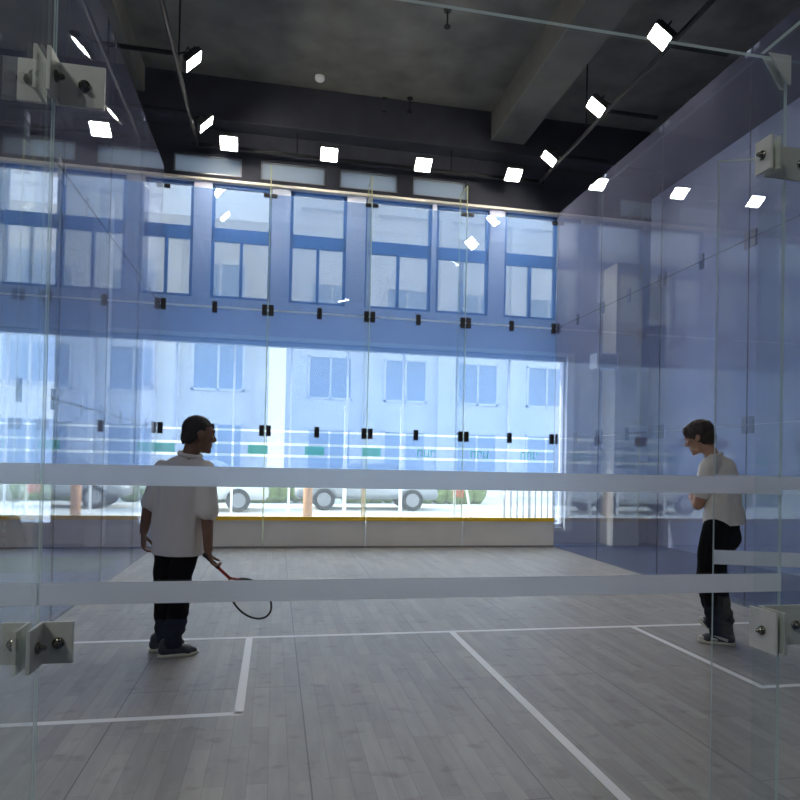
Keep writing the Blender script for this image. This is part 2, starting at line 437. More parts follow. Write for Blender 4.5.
def court_wall(origin, rz, widths, rows, gm, side, poslabels, group, outer=0, cm='black'):
    x = 0
    for i, w in enumerate(widths):
        for j, (z0, z1) in enumerate(rows):
            rl = ['bottom', 'middle', 'top'][j]
            t = thing('glass_sheet', '%s glass panel of the %s row, %s' % (side, rl, poslabels[i]), 'glass panel',
                      Matrix.Rotation(rz, 3, 'Z') @ V(x, 0, 0) + Vector(origin), rz, group)
            obj('pane', pane_mesh(w, z0, z1, gm), [gm, M['side_edge' if outer else 'edge']], t)
            if j == 0 and not outer:
                for xw, kd in STICK:
                    if x < xw < x+w:
                        q = bmesh.new(); X_ = xw-x; y_ = (-TH/2-.003, -TH/2)
                        if kd == 'sq': box(q, X_-.15, X_+.15, *y_, 1.455, 1.595)
                        else:
                            for n_ in range(3):
                                xx = X_-.15+n_*.11
                                box(q, xx, xx+.018, *y_, 1.465, 1.59)
                                box(q, xx+.018, xx+.066, *y_, *((1.572, 1.59) if n_ != int(xw) % 3 else (1.465, 1.483)))
                                box(q, xx+.066, xx+.084, *y_, 1.465 if n_ != int(xw*2) % 3 else 1.53, 1.59)
                        obj('green_sticker', q, M['green_sticker'], t)
            if j < 2:
                for cx in (.052 if i else .05, w/2, w-(.052 if i < len(widths)-1 else .05)):
                    obj('clamp', clamp_mesh(cx, z1, outer=outer), M[cm], t)
                if not outer and j == 1:
                    q = bmesh.new(); box(q, .004, w-.004, -TH/2-.003, -TH/2, z1-.015, z1+.015); obj('joint_strip', q, M['stripe'], t)
            else:
                for cx in (.06, w-.06): obj('clamp', clamp_mesh(cx, z1-.03, .09, .055, outer=outer), M[cm], t)
        x += w
STICK = [(.12,'sq'),(1.50,'sq'),(2.37,'sq'),(3.28,'sq'),(4.18,'ltr'),(5.08,'ltr'),(5.95,'ltr')]
court_wall((0, CL, 0), 0, [1.6]*4, ROWS, M['front_glass'], 'front wall', ['far left corner', 'left of centre', 'right of centre', 'far right corner'], 'front wall glass panels')
SR = [(0, 1.82), (1.82, 3.70), (3.70, 5.66)]
pl = ['next to the front wall', 'second from the front wall', 'third from the front wall', 'fourth from the front wall', 'fifth from the front wall']
court_wall((0, CL-.01, 0), -PI/2, [1.6]*5, [(0,1.82),(1.82,3.70),(3.70,5.80)], M['side_glass'], 'left side wall', pl, 'left side wall glass panels', -1, 'alu')
court_wall((CW, CL-.01, 0), -PI/2, [1.6]*5, SR, M['side_glass'], 'right side wall', pl, 'right side wall glass panels', 1, 'alu')
# glass fins stiffening the front wall
for x, w in ((1.6, 'first'), (3.2, 'middle'), (4.8, 'last')):
    b = bmesh.new(); fs = box(b, x-.009, x+.009, CL+.03, FY-.11, .001, 6.0)
    for i in (0, 1, 2, 4): fs[i].material_index = 1
    tag(obj('glass_fin', b, [M['fin_glass'], M['fin_edge']]), 'upright glass fin behind the front wall, %s from the left' % w if w != 'middle' else 'upright glass fin behind the middle of the front wall', 'glass fin', 'fins behind the front wall')
# tin (in four boards with a yellow strip)
for i in range(4):
    x0 = i*1.6+.004; x1 = (i+1)*1.6-.004
    pos = ['leftmost', 'left of centre', 'right of centre', 'rightmost'][i]
    t = thing('tin_board', 'low grey tin board with yellow top under front glass, %s' % pos, 'tin board', (0, 0, 0), 0, 'tin boards')
    b = bmesh.new(); bevbox(b, x0+.006, x1-.006, CL-.055, CL-.028, .03, .452, .003); obj('board', b, M['tin'], t)
    b = bmesh.new(); bevbox(b, x0, x1, CL-.085, CL-.028, .430, .492, .006); obj('yellow_strip', b, M['yellow'], t)
    b = bmesh.new(); bevbox(b, x0, x1, CL-.06, CL-.028, .0005, .03, .003); obj('skirting', b, M['alu'], t)
    b = bmesh.new(); bevbox(b, x1-.006, x1+.004, CL-.06, CL-.028, .03, .452, .002); obj('cover_strip', b, M['white_plastic'], t)

# ------------------------------------------------------------------ glass back wall close to the viewer
BZ = 2.13; XLF, XRF, XE = 1.42, 2.616, 2.674
bands = [(1.322, 1.353), (1.144, 1.177)]
def near_panel(label, x0, x1, guard=False):
    t = thing('glass_sheet', label, 'glass panel', (x0, 0, 0), 0, 'back wall glass panels')
    w = x1-x0
    b = bmesh.new(); fs = box(b, .0015, w-.0015, -.004, .004, .002, BZ)
    for i in (0, 1, 3, 5): fs[i].material_index = 1
    obj('pane', b, [M['back_glass'], M['edge']], t)
    for z0, z1 in bands:
        s = bmesh.new(); box(s, .0015, w-.0015, -.0052, -.0042, z0, z1); obj('frosted_stripe', s, M['band'], t)
    if guard:
        g = bmesh.new()
        for yy in (-.010, .0065):
            pr = [(w-.044, BZ+.004), (w+.002, BZ+.004), (w+.002, BZ-.050), (w-.006, BZ-.050)]
            A = [g.verts.new((p, yy, q)) for p, q in pr]; B_ = [g.verts.new((p, yy+.0035, q)) for p, q in pr]
            g.faces.new(A); g.faces.new(B_[::-1])
            for k in range(4): g.faces.new((A[k], A[(k+1) % 4], B_[(k+1) % 4], B_[k]))
        obj('corner_guard', g, M['guard'], t)
    return t
near_panel('nearest clear glass panel with two frosted stripes, between the two fins', XLF, XE, True)
near_panel('clear back wall panel at the left edge with frosted stripes', XLF-1.25, XLF)
def fin(x, label):
    b = bmesh.new(); fs = box(b, x-.004, x+.004, -.62, -.008, .002, BZ)
    for i in (0, 1, 2): fs[i].material_index = 1
    tag(obj('glass_fin', b, [M['fin_glass'], M['edge']]), label, 'glass fin', 'fins of the back wall')
fin(XLF, 'upright glass fin at the left seam, running towards the viewer')
fin(XRF, 'upright glass fin at the right seam, running towards the viewer')

def bolt(b, p, axis, s=1.0):
    p = Vector(p); a = Vector(axis)
    cyl(b, p, p+a*.003*s, .0082*s, 20); cyl(b, p, p+a*.008*s, .0052*s, 6)
    ball(b, p+a*.009*s, .0042*s, u=10, v=6)
def bracket(label, x, z0, z1, wl, wr, fd):
    """steel corner bracket: plates on the panel (y) and on both faces of the fin (x)"""
    t = thing('corner_bracket', label, 'bracket', (x, 0, 0), 0, 'steel brackets of the glass back wall')
    zc = (z0+z1)/2
    for nm, s, w in (('panel_plate', -1, wl), ('panel_plate', 1, wr)):
        if not w: continue
        b = bmesh.new()
        a0, a1 = sorted((s*.0105, s*w)); bevbox(b, a0, a1, -.0125, -.0075, z0, z1, .0009)
        p = obj(nm, b, M['steel'], t)
        k = bmesh.new(); bolt(k, (s*(w*.62), -.0125, zc), (0,-1,0)); obj('bolt', k, M['bolt'], p, True)
    for s in (-1, 1):
        b = bmesh.new(); a0, a1 = sorted((s*.0062, s*.0115)); bevbox(b, a0, a1, -fd, -.0075, z0, z1, .0009)
        p = obj('fin_plate', b, M['steel'], t)
        k = bmesh.new(); bolt(k, (s*.0115, -fd*.58, zc), (s,0,0)); obj('bolt', k, M['bolt'], p, True)
    return t
bracket('top left steel bracket holding the left fin to the glass', XLF, 1.884, 1.947, .046, .074, .055)
bracket('lower left steel bracket holding the left fin to the glass', XLF, 1.060, 1.121, .046, .052, .068)
bracket('top right steel bracket holding the right fin to the glass', XRF, 1.902, 1.962, 0, .13, .048)
bracket('lower right steel bracket holding the right fin to the glass', XRF, 1.048, 1.120, 0, .13, .074)

# door leaf standing ajar
t = thing('glass_door', 'frameless glass door standing ajar right of the right fin', 'door', (3.68, 0.0, 0), 0)
ang = math.atan2(.33, -.91)
t.rotation_euler = (0, 0, ang)
b = bmesh.new(); fs = box(b, .004, .968, -.006, .006, .012, 2.095)
for i in (0, 1, 3, 5): fs[i].material_index = 1
obj('pane', b, [M['back_glass'], M['edge']], t)
for z0, z1 in bands:
    s = bmesh.new(); box(s, .004, .968, .0062, .0072, z0, z1); obj('frosted_stripe', s, M['band'], t)

# ------------------------------------------------------------------ floodlights on their rail
RZ = 6.3
RXL, RXR, RYF = .43, 6.2, 10.12
t = thing('lighting_rail', 'black u-shaped lighting rail hung under the ceiling above the court', 'lighting rail', (0, 0, 0))
b = bmesh.new(); tube(b, [(RXL, 1.0, RZ+.05), (RXL, RYF, RZ+.05)], .03, 10); obj('rail_pipe', b, M['rail'], t)
b = bmesh.new(); tube(b, [(RXL-.08, RYF, RZ+.05), (RXR+.08, RYF, RZ+.05)], .03, 10); obj('rail_pipe', b, M['rail'], t)
b = bmesh.new(); tube(b, [(RXR, 1.0, RZ+.05), (RXR, RYF, RZ+.05)], .03, 10); obj('rail_pipe', b, M['rail'], t)
for y in (7.55, 9.0, 6.0, 4.4):
    for (x0, x1) in ((RXL, -.35), (RXR, 6.98)):
        b = bmesh.new(); tube(b, [(x0, y+.12, RZ+.06), (x1, y+.12, RZ+.06)], .028, 8); obj('strut', b, M['rail'], t)
for x, y in ((RXL, 3.0), (RXL, 8.0), (RXR, 3.0), (RXR, 8.3), (2.0, RYF), (4.6, RYF)):
    b = bmesh.new(); cyl(b, (x, y, RZ+.05), (x, y, ZC), .012, 8); obj('hanger', b, M['rail'], t)
flood_n = 0
def flood(loc, aim, label, mount):
    t = link('floodlight', None); t.location = loc
    d = (Vector(aim)-Vector(loc)).normalized()
    t.rotation_euler = d.to_track_quat('-Z', 'Y').to_euler()
    tag(t, label, 'floodlight', 'floodlights on the rail')
    w, h, dp = .14, .13, .05
    b = bmesh.new(); bevbox(b, -w, w, -h, h, 0, dp, .012)
    for i in range(7): box(b, -w*.8+i*w*.26-.006, -w*.8+i*w*.26+.006, -h*.8, h*.8, dp, dp+.03)
    for (p, q, r, s) in ((-w, w, -h, -h+.012), (-w, w, h-.012, h), (-w, -w+.012, -h, h), (w-.012, w, -h, h)): box(b, p, q, r, s, -.012, .002)
    obj('housing', b, M['black'], t)
    b = bmesh.new(); box(b, -w+.014, w-.014, -h+.014, h-.014, -.006, -.001); obj('lens', b, M['lamp'], t)
    b = bmesh.new(); tube(b, [(-w-.01, 0, .02), (-w-.015, 0, .10), (0, 0, .13), (w+.015, 0, .10), (w+.01, 0, .02)], .009, 8)
    inv = t.matrix_basis if False else (Matrix.Translation(loc) @ t.rotation_euler.to_matrix().to_4x4()).inverted()
    tube(b, [(0, 0, .13), inv @ Vector(mount)], .012, 8)
    obj('yoke', b, M['rail'], t)
for i, x in enumerate((.94, 2.50, 4.05, 5.62)):
    flood((x, 9.85, RZ+.0), (x, 9.85-2.5, RZ-3.9), 'lit floodlight facing the viewer, %s of the front row' % ['first from the left', 'second from the left', 'third from the left', 'fourth from the left'][i], (x, RYF, RZ+.05))
for i, y in enumerate((9.30, 7.68)):
    flood((RXL+.22, y, RZ), (RXL+.22+1, y+.15, RZ-.95), 'lit floodlight on the left rail, %s' % ['nearer the front wall', 'nearer the viewer'][i], (RXL, y, RZ+.05))
for i, y in enumerate((9.12, 7.50, 5.92)):
    flood((RXR-.24, y, RZ), (RXR-.24-1, y+.15, RZ-1.25), 'lit floodlight on the right rail, %s' % ['nearest the front wall', 'middle of three', 'nearest the viewer'][i], (RXR, y, RZ+.05))

# ceiling fittings
for i, (x, y, w) in enumerate(((2.64, 11.2-1.1, 'above the second front floodlight'), (2.31, 9.6, 'in the middle of the ceiling'))):
    b = bmesh.new(); cyl(b, (x, y, ZC-.05), (x, y, ZC), .075, 18); ball(b, (x, y, ZC-.05), (.065, .065, .035))
    tag(obj('smoke_detector', b, M['white_plastic']), 'round white smoke detector %s' % w, 'smoke detector', 'smoke detectors')
for i, (x, y) in enumerate(((3.81, 9.88), (3.87, 7.62), (3.4, 10.0), (6.0, 6.0), (4.2, 10.1))):
    b = bmesh.new(); cyl(b, (x, y, ZC-.22), (x, y, ZC), .012, 8); cyl(b, (x, y, ZC-.235), (x, y, ZC-.22), .045, 12); cyl(b, (x, y, ZC-.02), (x, y, ZC), .05, 12)
    tag(obj('sprinkler_drop', b, M['rail']), 'dark sprinkler drop hanging from the concrete ceiling', 'sprinkler', 'ceiling sprinkler drops')

# things on / beside the walls outside the glass
t = thing('wall_speaker', 'white box speaker on the wall right of the big window', 'speaker', (7.30, FY-.58, 3.05))
b = bmesh.new(); bevbox(b, -.2, .2, -.14, .14, 0, .27, .02); obj('cabinet', b, M['white_plastic'], t)
b = bmesh.new(); bevbox(b, -.17, .17, -.148, -.138, .03, .24, .004); obj('grille', b, M['guard'], t)
b = bmesh.new(); tube(b, [(0, .14, .13), (0, .575, .13)], .02, 8); obj('wall_arm', b, M['alu'], t)

t = thing('equipment_case', 'low black slanted case with slotted dark red end, outside left glass', 'case', (-2.08, 9.95, -.006))
b = bmesh.new()
pr = [(-.62, 0), (.20, 0), (.10, .44), (.02, .47), (-.62, .47)]
for s in (0,):
    A = [b.verts.new((x, -.2, z)) for x, z in pr]; B_ = [b.verts.new((x, .2, z)) for x, z in pr]
    b.faces.new(A); b.faces.new(B_[::-1])
    for k in range(5): b.faces.new((A[k], A[(k+1) % 5], B_[(k+1) % 5], B_[k]))
bmesh.ops.bevel(b, geom=b.edges[:], offset=.012, segments=2, affect='EDGES')
obj('body', b, M['case'], t)
b = bmesh.new(); A = [(-.04, 0.01), (.19, 0.01), (.095, .43), (-.04, .43)]
P1 = [b.verts.new((x, -.215, z)) for x, z in A]; P2 = [b.verts.new((x, -.2, z)) for x, z in A]
b.faces.new(P1); b.faces.new(P2[::-1])
for k in range(4): b.faces.new((P1[k], P1[(k+1) % 4], P2[(k+1) % 4], P2[k]))
obj('end_cover', b, M['case_red'], t)
for z, w, h in ((.37, .035, .05), (.27, .045, .055), (.14, .075, .02)):
    b = bmesh.new(); bevbox(b, .025-w/2+.01, .025+w/2+.01, -.222, -.214, z-h/2, z+h/2, .003); obj('slot', b, M['white_plastic'], t)
b = bmesh.new()
tube(b, [(.035+.04*math.cos(a*PI/8), -.219, .065+.045*math.sin(a*PI/8)) for a in range(16)], .007, 8, closed=True); obj('ring', b, M['white_plastic'], t)

# ------------------------------------------------------------------ people
def rmesh(bm, voxel, smooth=4, fn=None):
    me = bpy.data.meshes.new('tmp'); bm.to_mesh(me); bm.free()
    o = bpy.data.objects.new('tmp', me); COL.objects.link(o)
    r = o.modifiers.new('r', 'REMESH'); r.mode = 'VOXEL'; r.voxel_size = voxel; r.adaptivity = 0
    s = o.modifiers.new('s', 'SMOOTH'); s.factor = .5; s.iterations = smooth
    bpy.context.view_layer.update()
    ev = o.evaluated_get(bpy.context.evaluated_depsgraph_get())
    nm = bpy.data.meshes.new_from_object(ev)
    bpy.data.objects.remove(o); bpy.data.meshes.remove(me)
    b = bmesh.new(); b.from_mesh(nm); bpy.data.meshes.remove(nm)
    b.normal_update()
    if fn:
        mv = [(v, fn(v.co, v.normal)) for v in b.verts]
        for v, d in mv: v.co += d
    return b

def caps(bm, pts, rads):
    """rounded tapering limb through the points"""
    pts = [Vector(p) for p in pts]
    for i in range(len(pts)-1):
        n = max(2, int((pts[i+1]-pts[i]).length / max(.012, min(rads[i], rads[i+1])*.6)))
        P = [pts[i].lerp(pts[i+1], k/n) for k in range(n+1)]
        R = [rads[i]+(rads[i+1]-rads[i])*k/n for k in range(n+1)]
        tube(bm, P, R, 14)
    for p, r in zip(pts, rads): ball(bm, p, r*.995, u=14, v=9)

def rot_z(a): return Matrix.Rotation(a, 4, 'Z')
def frame(fwd, up):
    """basis with local y = forward, z = up"""
    f = Vector(fwd).normalized(); u = Vector(up); r = f.cross(u).normalized(); u = r.cross(f)
    return Matrix(((r.x, f.x, u.x, 0), (r.y, f.y, u.y, 0), (r.z, f.z, u.z, 0), (0,0,0,1)))

def head(bm, c, B, s=1.0):
    """skull centred at c (mid height); B basis (y = face direction)"""
    T = Matrix.Translation(c) @ B
    def E(p, r, R=None): ball(bm, T @ Vector([k*s for k in p]), [k*s for k in r], B if R is None else B @ R, 20, 14)
    E((0, -.012, .030), (.074, .094, .086))           # cranium
    E((0, .030, -.012), (.062, .062, .090))           # face
    E((0, .038, -.078), (.042, .046, .036))           # jaw
    E((0, .070, -.098), (.022, .020, .017))           # chin
    E((0, .080, .030), (.052, .016, .016))            # brow
    for q in (-1, 1):
        E((q*.040, .064, -.020), (.022, .022, .020))  # cheek
        E((q*.032, .078, .010), (.015, .012, .010))   # eyeball / lid
        E((q*.076, -.010, -.008), (.009, .022, .032)) # ear
    caps(bm, [T @ Vector((0, .088*s, .012*s)), T @ Vector((0, .106*s, -.024*s))], [.008*s, .014*s])
    E((0, .092, -.034), (.018, .013, .009))
    E((0, .082, -.060), (.026, .013, .007)); E((0, .080, -.071), (.022, .013, .007))  # lips

def hand(bm, wrist, d, palm_n, thumb, curl=.5, s=1.0):
    """d = pointing direction, palm_n = palm facing direction, thumb = side of the thumb"""
    d = Vector(d).normalized(); pn = Vector(palm_n); pn = (pn - d*pn.dot(d)).normalized()
    th = Vector(thumb); th = (th - d*th.dot(d) - pn*th.dot(pn)).normalized()
    w = Vector(wrist)
    kn = w + d*.088*s
    for k in range(4):
        off = (.030 - .020*k)*s
        caps(bm, [w + d*.012*s + th*off*.55, kn + th*off], [.017*s, .0125*s])
    L = [.074, .082, .076, .060]
    for k in range(4):
        off = (.031 - .0205*k)*s; p = kn + th*off
        a = 0; pts = [p]; rad = [.0098*s]
        for seg, fr in enumerate((.45, .32, .23)):
            a += curl*(1.0 if seg else .8)
            dd = d*math.cos(a) + pn*math.sin(a)
            p = p + dd*L[k]*fr*s; pts.append(p); rad.append((.0092-.001*seg)*s)
        caps(bm, pts, rad)
    b0 = w + d*.03*s + th*.026*s
    p1 = b0 + (d*.55 + th*.7 + pn*.35).normalized()*.042*s
    p2 = p1 + (d*.8 + th*.15 + pn*(.3+.5*curl)).normalized()*.034*s
    p3 = p2 + (d*.75 - th*.2 + pn*(.3+.7*curl)).normalized()*.026*s
    caps(bm, [b0, p1, p2, p3], [.015*s, .0115*s, .0105*s, .009*s])

def shoe_parts(parent, ankle, fwd, up, mats, prefix_label, accents=None, sc=.94):
    """sneaker whose sole centre under the ankle is at 'ankle' (on the ground); fwd = toe direction"""
    B = Matrix.Translation(ankle) @ frame(fwd, up) @ Matrix.Diagonal((sc, sc, sc, 1))
    def outline(z, grow, n=28):
        pts = []
        for k in range(n):
            a = 2*PI*k/n
            y = math.cos(a); x = math.sin(a)
            yy = .145*y + .060
            w = .047 if y > 0 else .037
            w *= (1 - .10*max(0, y-.6))
            pts.append(Vector((x*(w+grow)*(abs(x)**-.12 if abs(x) > .05 else 1), yy + grow*y, z)))
        return pts
    b = bmesh.new(); rings = []
    for z, g in ((0, -.004), (.006, .002), (.024, .003), (.028, -.002)):
        rings.append([b.verts.new(B @ (p + Vector((0, 0, .012*max(0, (p.y-.12)/.08)**2 if z < .02 else 0)))) for p in outline(z, g)])
    for i in range(len(rings)-1):
        for k in range(28): b.faces.new((rings[i][k], rings[i][(k+1) % 28], rings[i+1][(k+1) % 28], rings[i+1][k]))
    b.faces.new(rings[0][::-1]); b.faces.new(rings[-1])
    grp = obj('shoe', b, mats[1], parent, True)
    u = bmesh.new()
    caps(u, [B @ Vector((0, -.045, .055)), B @ Vector((0, .05, .055)), B @ Vector((0, .13, .042)), B @ Vector((0, .165, .036))], [.038, .041, .037, .026])
    caps(u, [B @ Vector((-.012, .12, .038)), B @ Vector((.012, .12, .038))], [.036, .036])
    caps(u, [B @ Vector((0, -.04, .06)), B @ Vector((0, -.035, .10))], [.037, .038])
    ub = rmesh(u, .006, 5)
    geom = ub.verts[:] + ub.edges[:] + ub.faces[:]
    upv = (B.to_3x3() @ V(0,0,1)).normalized()
    bmesh.ops.bisect_plane(ub, geom=geom, plane_co=B @ V(0,0,.024), plane_no=-upv, clear_outer=True)
    obj('upper', ub, mats[0], grp, True)
    if accents:
        for (ys, zs_, side_pts) in accents:
            for s in (-1, 1):
                a = bmesh.new()
                tube(a, [B @ Vector((s*(p[0]), p[1], p[2])) for p in side_pts], ys, 8)
                obj('accent', a, zs_, grp, True)
        tc_ = bmesh.new(); ball(tc_, B @ V(0, .165, .040), (.034, .036, .020), frame(fwd, up))
        obj('toe_cap', tc_, M['shoe_white'], grp, True)
    lc = bmesh.new()
    for k in range(4):
        y = .055 + .022*k; z = .098 - .009*k
        tube(lc, [B @ V(-.022, y, z-.006), B @ V(0, y, z+.002), B @ V(.022, y, z-.006)], .0035, 6)
    obj('laces', lc, M['shoe_black'] if not accents else M['shoe_white'], grp, True)
    return grp

def cloth_noise(amp, sc, off, stretch=(1,1,1)):
    def fn(co, n):
        q = Vector((co.x*sc*stretch[0]+off, co.y*sc*stretch[1], co.z*sc*stretch[2]))
        return n*amp*noise.noise(q)
    return fn

def cut(b, co, no):
    g = b.verts[:] + b.edges[:] + b.faces[:]
    r = bmesh.ops.bisect_plane(b, geom=g, plane_co=co, plane_no=no, clear_outer=True)
    e = [x for x in r['geom_cut'] if isinstance(x, bmesh.types.BMEdge)]
    bmesh.ops.holes_fill(b, edges=e, sides=0)

def person_root(label, x, y, theta):
    """local x = right as seen from the viewer, local y = away from the viewer"""
    return thing('person', label, 'person', (x, y, .001), -theta)

# --- player on the left: back to the viewer, head turned right, racket low in the right hand
A = person_root('person in a pale grey polo and black trousers, back turned, holding a racket low', 1.085, 3.90, math.radians(-7.6))
ta = math.radians(32)
f2 = V(math.sin(ta), math.cos(ta), 0); r2 = V(math.cos(ta), -math.sin(ta), 0)
pel = V(.030, .02, .86)
Lh, Rh = pel - r2*.080 + V(0,0,-.02), pel + r2*.080 + V(0,0,-.02)
Lk, Rk = V(-.058, .12, .455), V(.042, -.045, .455)
La, Ra = V(-.058, .10, .09), V(.010, -.08, .09)
chest = V(.05, .01, 1.19); nb = V(.085, .02, 1.385)
Ls, Rs = chest - r2*.165 + V(0,0,.095), chest + r2*.165 + V(0,0,.095)
Le, Re = V(-.178, .06, 1.01), V(.208, -.135, 1.00)
Lw, Rw = V(-.205, .10, .845), V(.222, -.120, .735)
hc = V(.145, .035, 1.535)
hf = V(.96, .30, -.08)
b = bmesh.new()
head(b, hc, frame(hf, (0,0,1)), 1.13)
caps(b, [nb + V(-.005,0,-.05), nb + V(.02,.005,.06), hc + V(-.01,0,-.03)], [.062, .058, .060])
caps(b, [pel, pel.lerp(chest, .5), chest], [.105, .105, .115]); caps(b, [Ls + V(0,0,-.02), Rs + V(0,0,-.02)], [.06, .06])
caps(b, [Ls, Le, Lw], [.052, .043, .030]); caps(b, [Rs, Re, Rw], [.052, .046, .031])
caps(b, [Lh, Lk, La], [.085, .058, .042]); caps(b, [Rh, Rk, Ra], [.085, .058, .042])
caps(b, [La, La+V(.05,0,-.05)], [.04, .02]); caps(b, [Ra, Ra+V(.05,0,-.05)], [.04, .02])
hand(b, Lw + V(.0,.0,-.012), (.02, .06, -1), (1, -.2, 0), (.15, 1, 0), .55, .98)
rk_d = V(.70, .06, -.70).normalized()                     # racket axis
hand(b, Rw + V(.004,0,-.012), (.30, .05, -1), (.95, .1, .3), (.2, 1, .2), .80, .98)
bb = rmesh(b, .0065, 3)
body = obj('body', bb, M['skin_a'], A, True)
# hair: close-cropped cap
def hair_cap(c, B, s, keep):
    h = bmesh.new(); T = Matrix.Translation(c) @ B
    ball(h, T @ V(0, -.014*s, .034*s), (.0765*s, .0965*s, .0875*s), B, 28, 20)
    ball(h, T @ V(0, -.045*s, -.02*s), (.068*s, .066*s, .075*s), B, 24, 16)
    hb = rmesh(h, .006, 3)
    Ti = T.inverted()
    dl = [v for v in hb.verts if not keep(Ti @ v.co)]
    bmesh.ops.delete(hb, geom=dl, context='VERTS')
    return hb
Bh = frame(hf, (0,0,1))
hb = hair_cap(hc, Bh, 1.13, lambda p: (p.z > .050 + .28*max(0, p.y) + .008*math.sin(p.x*70) if p.y > .02 else p.z > -.078 + 1.25*max(0, p.y+.07) + .006*math.sin(p.x*60)) )
obj('hair', hb, M['hair_a'], A, True)
# polo shirt
s = bmesh.new()
hemz = .690
caps(s, [pel + V(0,0,-.15), pel + V(0,0,.05), chest.lerp(pel, .45), chest + V(0,0,.02)], [.140, .140, .138, .138])
for q in (-1, 1):
    caps(s, [pel + r2*.055*q + V(0,0,-.17), pel + r2*.055*q + V(0,0,.1), chest + r2*.062*q], [.134, .130, .124])
caps(s, [Ls + V(.01,0,-.02), nb + V(-.03,0,-.05)], [.066, .068]); caps(s, [Rs + V(-.01,0,-.02), nb + V(.03,0,-.05)], [.066, .068])
caps(s, [Ls, Ls.lerp(Le, .85)], [.068, .064]); caps(s, [Rs, Rs.lerp(Re, .98)], [.070, .072])
def foldA(co, n):
    q = V(co.x*9+3, co.y*9, co.z*2.2); q2 = V(co.x*22, co.y*22+5, co.z*7)
    k = max(0, min(1, (1.25-co.z)/.3))
    return n*(.022*noise.noise(q)*k + .006*noise.noise(q2))
sb = rmesh(s, .009, 5, foldA)
cut(sb, V(0,0,hemz), V(0,0,-1))
obj('shirt', sb, M['shirt_a'], A, True)
c_ = bmesh.new()
nk = nb + V(.005, .002, .005)
tube(c_, [nk + V(.072*math.cos(a*PI/10), .070*math.sin(a*PI/10), .012*math.sin(a*PI/10) - .010*math.cos(a*PI/10)) for a in range(20)], .016, 8, closed=True)
obj('collar', c_, M['shirt_a'], A, True)
# trousers
p_ = bmesh.new()
caps(p_, [pel + V(0,0,.0), pel + V(0,0,-.10)], [.112, .118])
for h_, k_, a_ in ((Lh, Lk, La), (Rh, Rk, Ra)):
    caps(p_, [h_ + V(0,0,-.06), k_ + V(0,0,.10), k_ + V(0,0,-.1), a_ + V(0,0,.06), a_ + V(0,0,-.01)], [.094, .082, .072, .066, .066])
pb = rmesh(p_, .009, 4, lambda co, n: n*(.008*noise.noise(V(co.x*7, co.y*7, co.z*10)) + (.016*noise.noise(V(co.x*6, co.y*6+4, co.z*22)) if co.z < .34 else 0)))
cut(pb, V(0,0,.068), V(0,0,-1))
obj('trousers', pb, M['trousers'], A, True)
shoe_parts(A, Ra + V(-.02, 0, -.09), (1, .12, 0), (0,0,1), (M['shoe_black'], M['sole']), 'near')
shoe_parts(A, La + V(-.02, 0, -.09), (1, .45, 0), (0,0,1), (M['shoe_black'], M['sole']), 'far')
# racket (held, so a thing of its own)
Rm = rot_z(math.radians(7.6)); base = V(1.085, 3.90, .001)
hand_c = Rw + V(.030, 0, -.085)
R_ = link('squash_racket', None); tag(R_, 'squash racket with red throat and black hoop held by the person in grey', 'racket')
R_.location = base + Rm.to_3x3() @ hand_c
face_n = V(.15, -1, -.05)
ax = rk_d; nn = (face_n - ax*face_n.dot(ax)).normalized(); sd = ax.cross(nn).normalized()
RM = Rm.to_3x3()
def RP(l, s_, n_=0): return RM @ (ax*l + sd*s_ + nn*n_)
b = bmesh.new(); tube(b, [RP(-.07, 0), RP(.06, 0)], [.0155, .0145], 10); ball(b, RP(-.07, 0), .018); obj('grip', b, M['black'], R_, True)
b = bmesh.new(); tube(b, [RP(.06, 0), RP(.17, 0)], [.011, .0105], 10)
tube(b, [RP(.165, 0), RP(.21, .028), RP(.265, .060)], .0085, 8); tube(b, [RP(.165, 0), RP(.21, -.028), RP(.265, -.060)], .0085, 8)
obj('throat', b, M['red'], R_, True)
b = bmesh.new(); cl, ra_, rb_ = .385, .175, .108
tube(b, [RP(cl + ra_*math.cos(k*2*PI/40), rb_*math.sin(k*2*PI/40)) for k in range(40)], .0075, 8, closed=True); obj('hoop', b, M['black'], R_, True)
b = bmesh.new()
for k in range(-7, 8):
    x_ = k*.0135; hh = ra_*math.sqrt(max(0, 1-(x_/rb_)**2)); tube(b, [RP(cl-hh, x_), RP(cl+hh, x_)], .0006, 4)
for k in range(-9, 10):
    y_ = k*.0175; hh = rb_*math.sqrt(max(0, 1-(y_/ra_)**2)); tube(b, [RP(cl+y_, -hh), RP(cl+y_, hh)], .0006, 4)
obj('strings', b, M['string'], R_, True)

# --- player on the right: facing left, head bowed, arms folded
th2 = math.radians(35.5)
Bp = person_root('person in a white t-shirt and black trousers, head bowed, arms folded, facing left', 5.245, 3.70, th2)
f2 = V(-.94, .34, 0).normalized(); r2 = V(.34, .94, 0).normalized()      # faces left and a little away
pel = V(-.010, .0, .90)
Lh, Rh = pel - r2*.085 + V(0,0,-.02), pel + r2*.085 + V(0,0,-.02)
Lk, Rk = V(-.062, -.07, .50), V(-.095, .10, .51)
La, Ra = V(.006, -.07, .09), V(-.035, .16, .115)
chest = V(-.020, .0, 1.24); nb = V(-.078, .01, 1.455)
Ls, Rs = chest - r2*.170 + V(-.03,0,.135), chest + r2*.170 + V(-.03,0,.135)
Le, Re = V(-.180, -.15, 1.085), V(-.150, .20, 1.10)
Lw, Rw = V(-.225, .07, 1.135), V(-.225, -.03, 1.17)
hc = V(-.185, .02, 1.622)
hf = V(-.90, .26, -.36); hu = V(-.36, .1, .93)
b = bmesh.new()
head(b, hc, frame(hf, hu), 1.10)
caps(b, [nb + V(.01,0,-.05), nb + V(-.02,0,.05), hc + V(.015,0,-.04)], [.060, .054, .056])
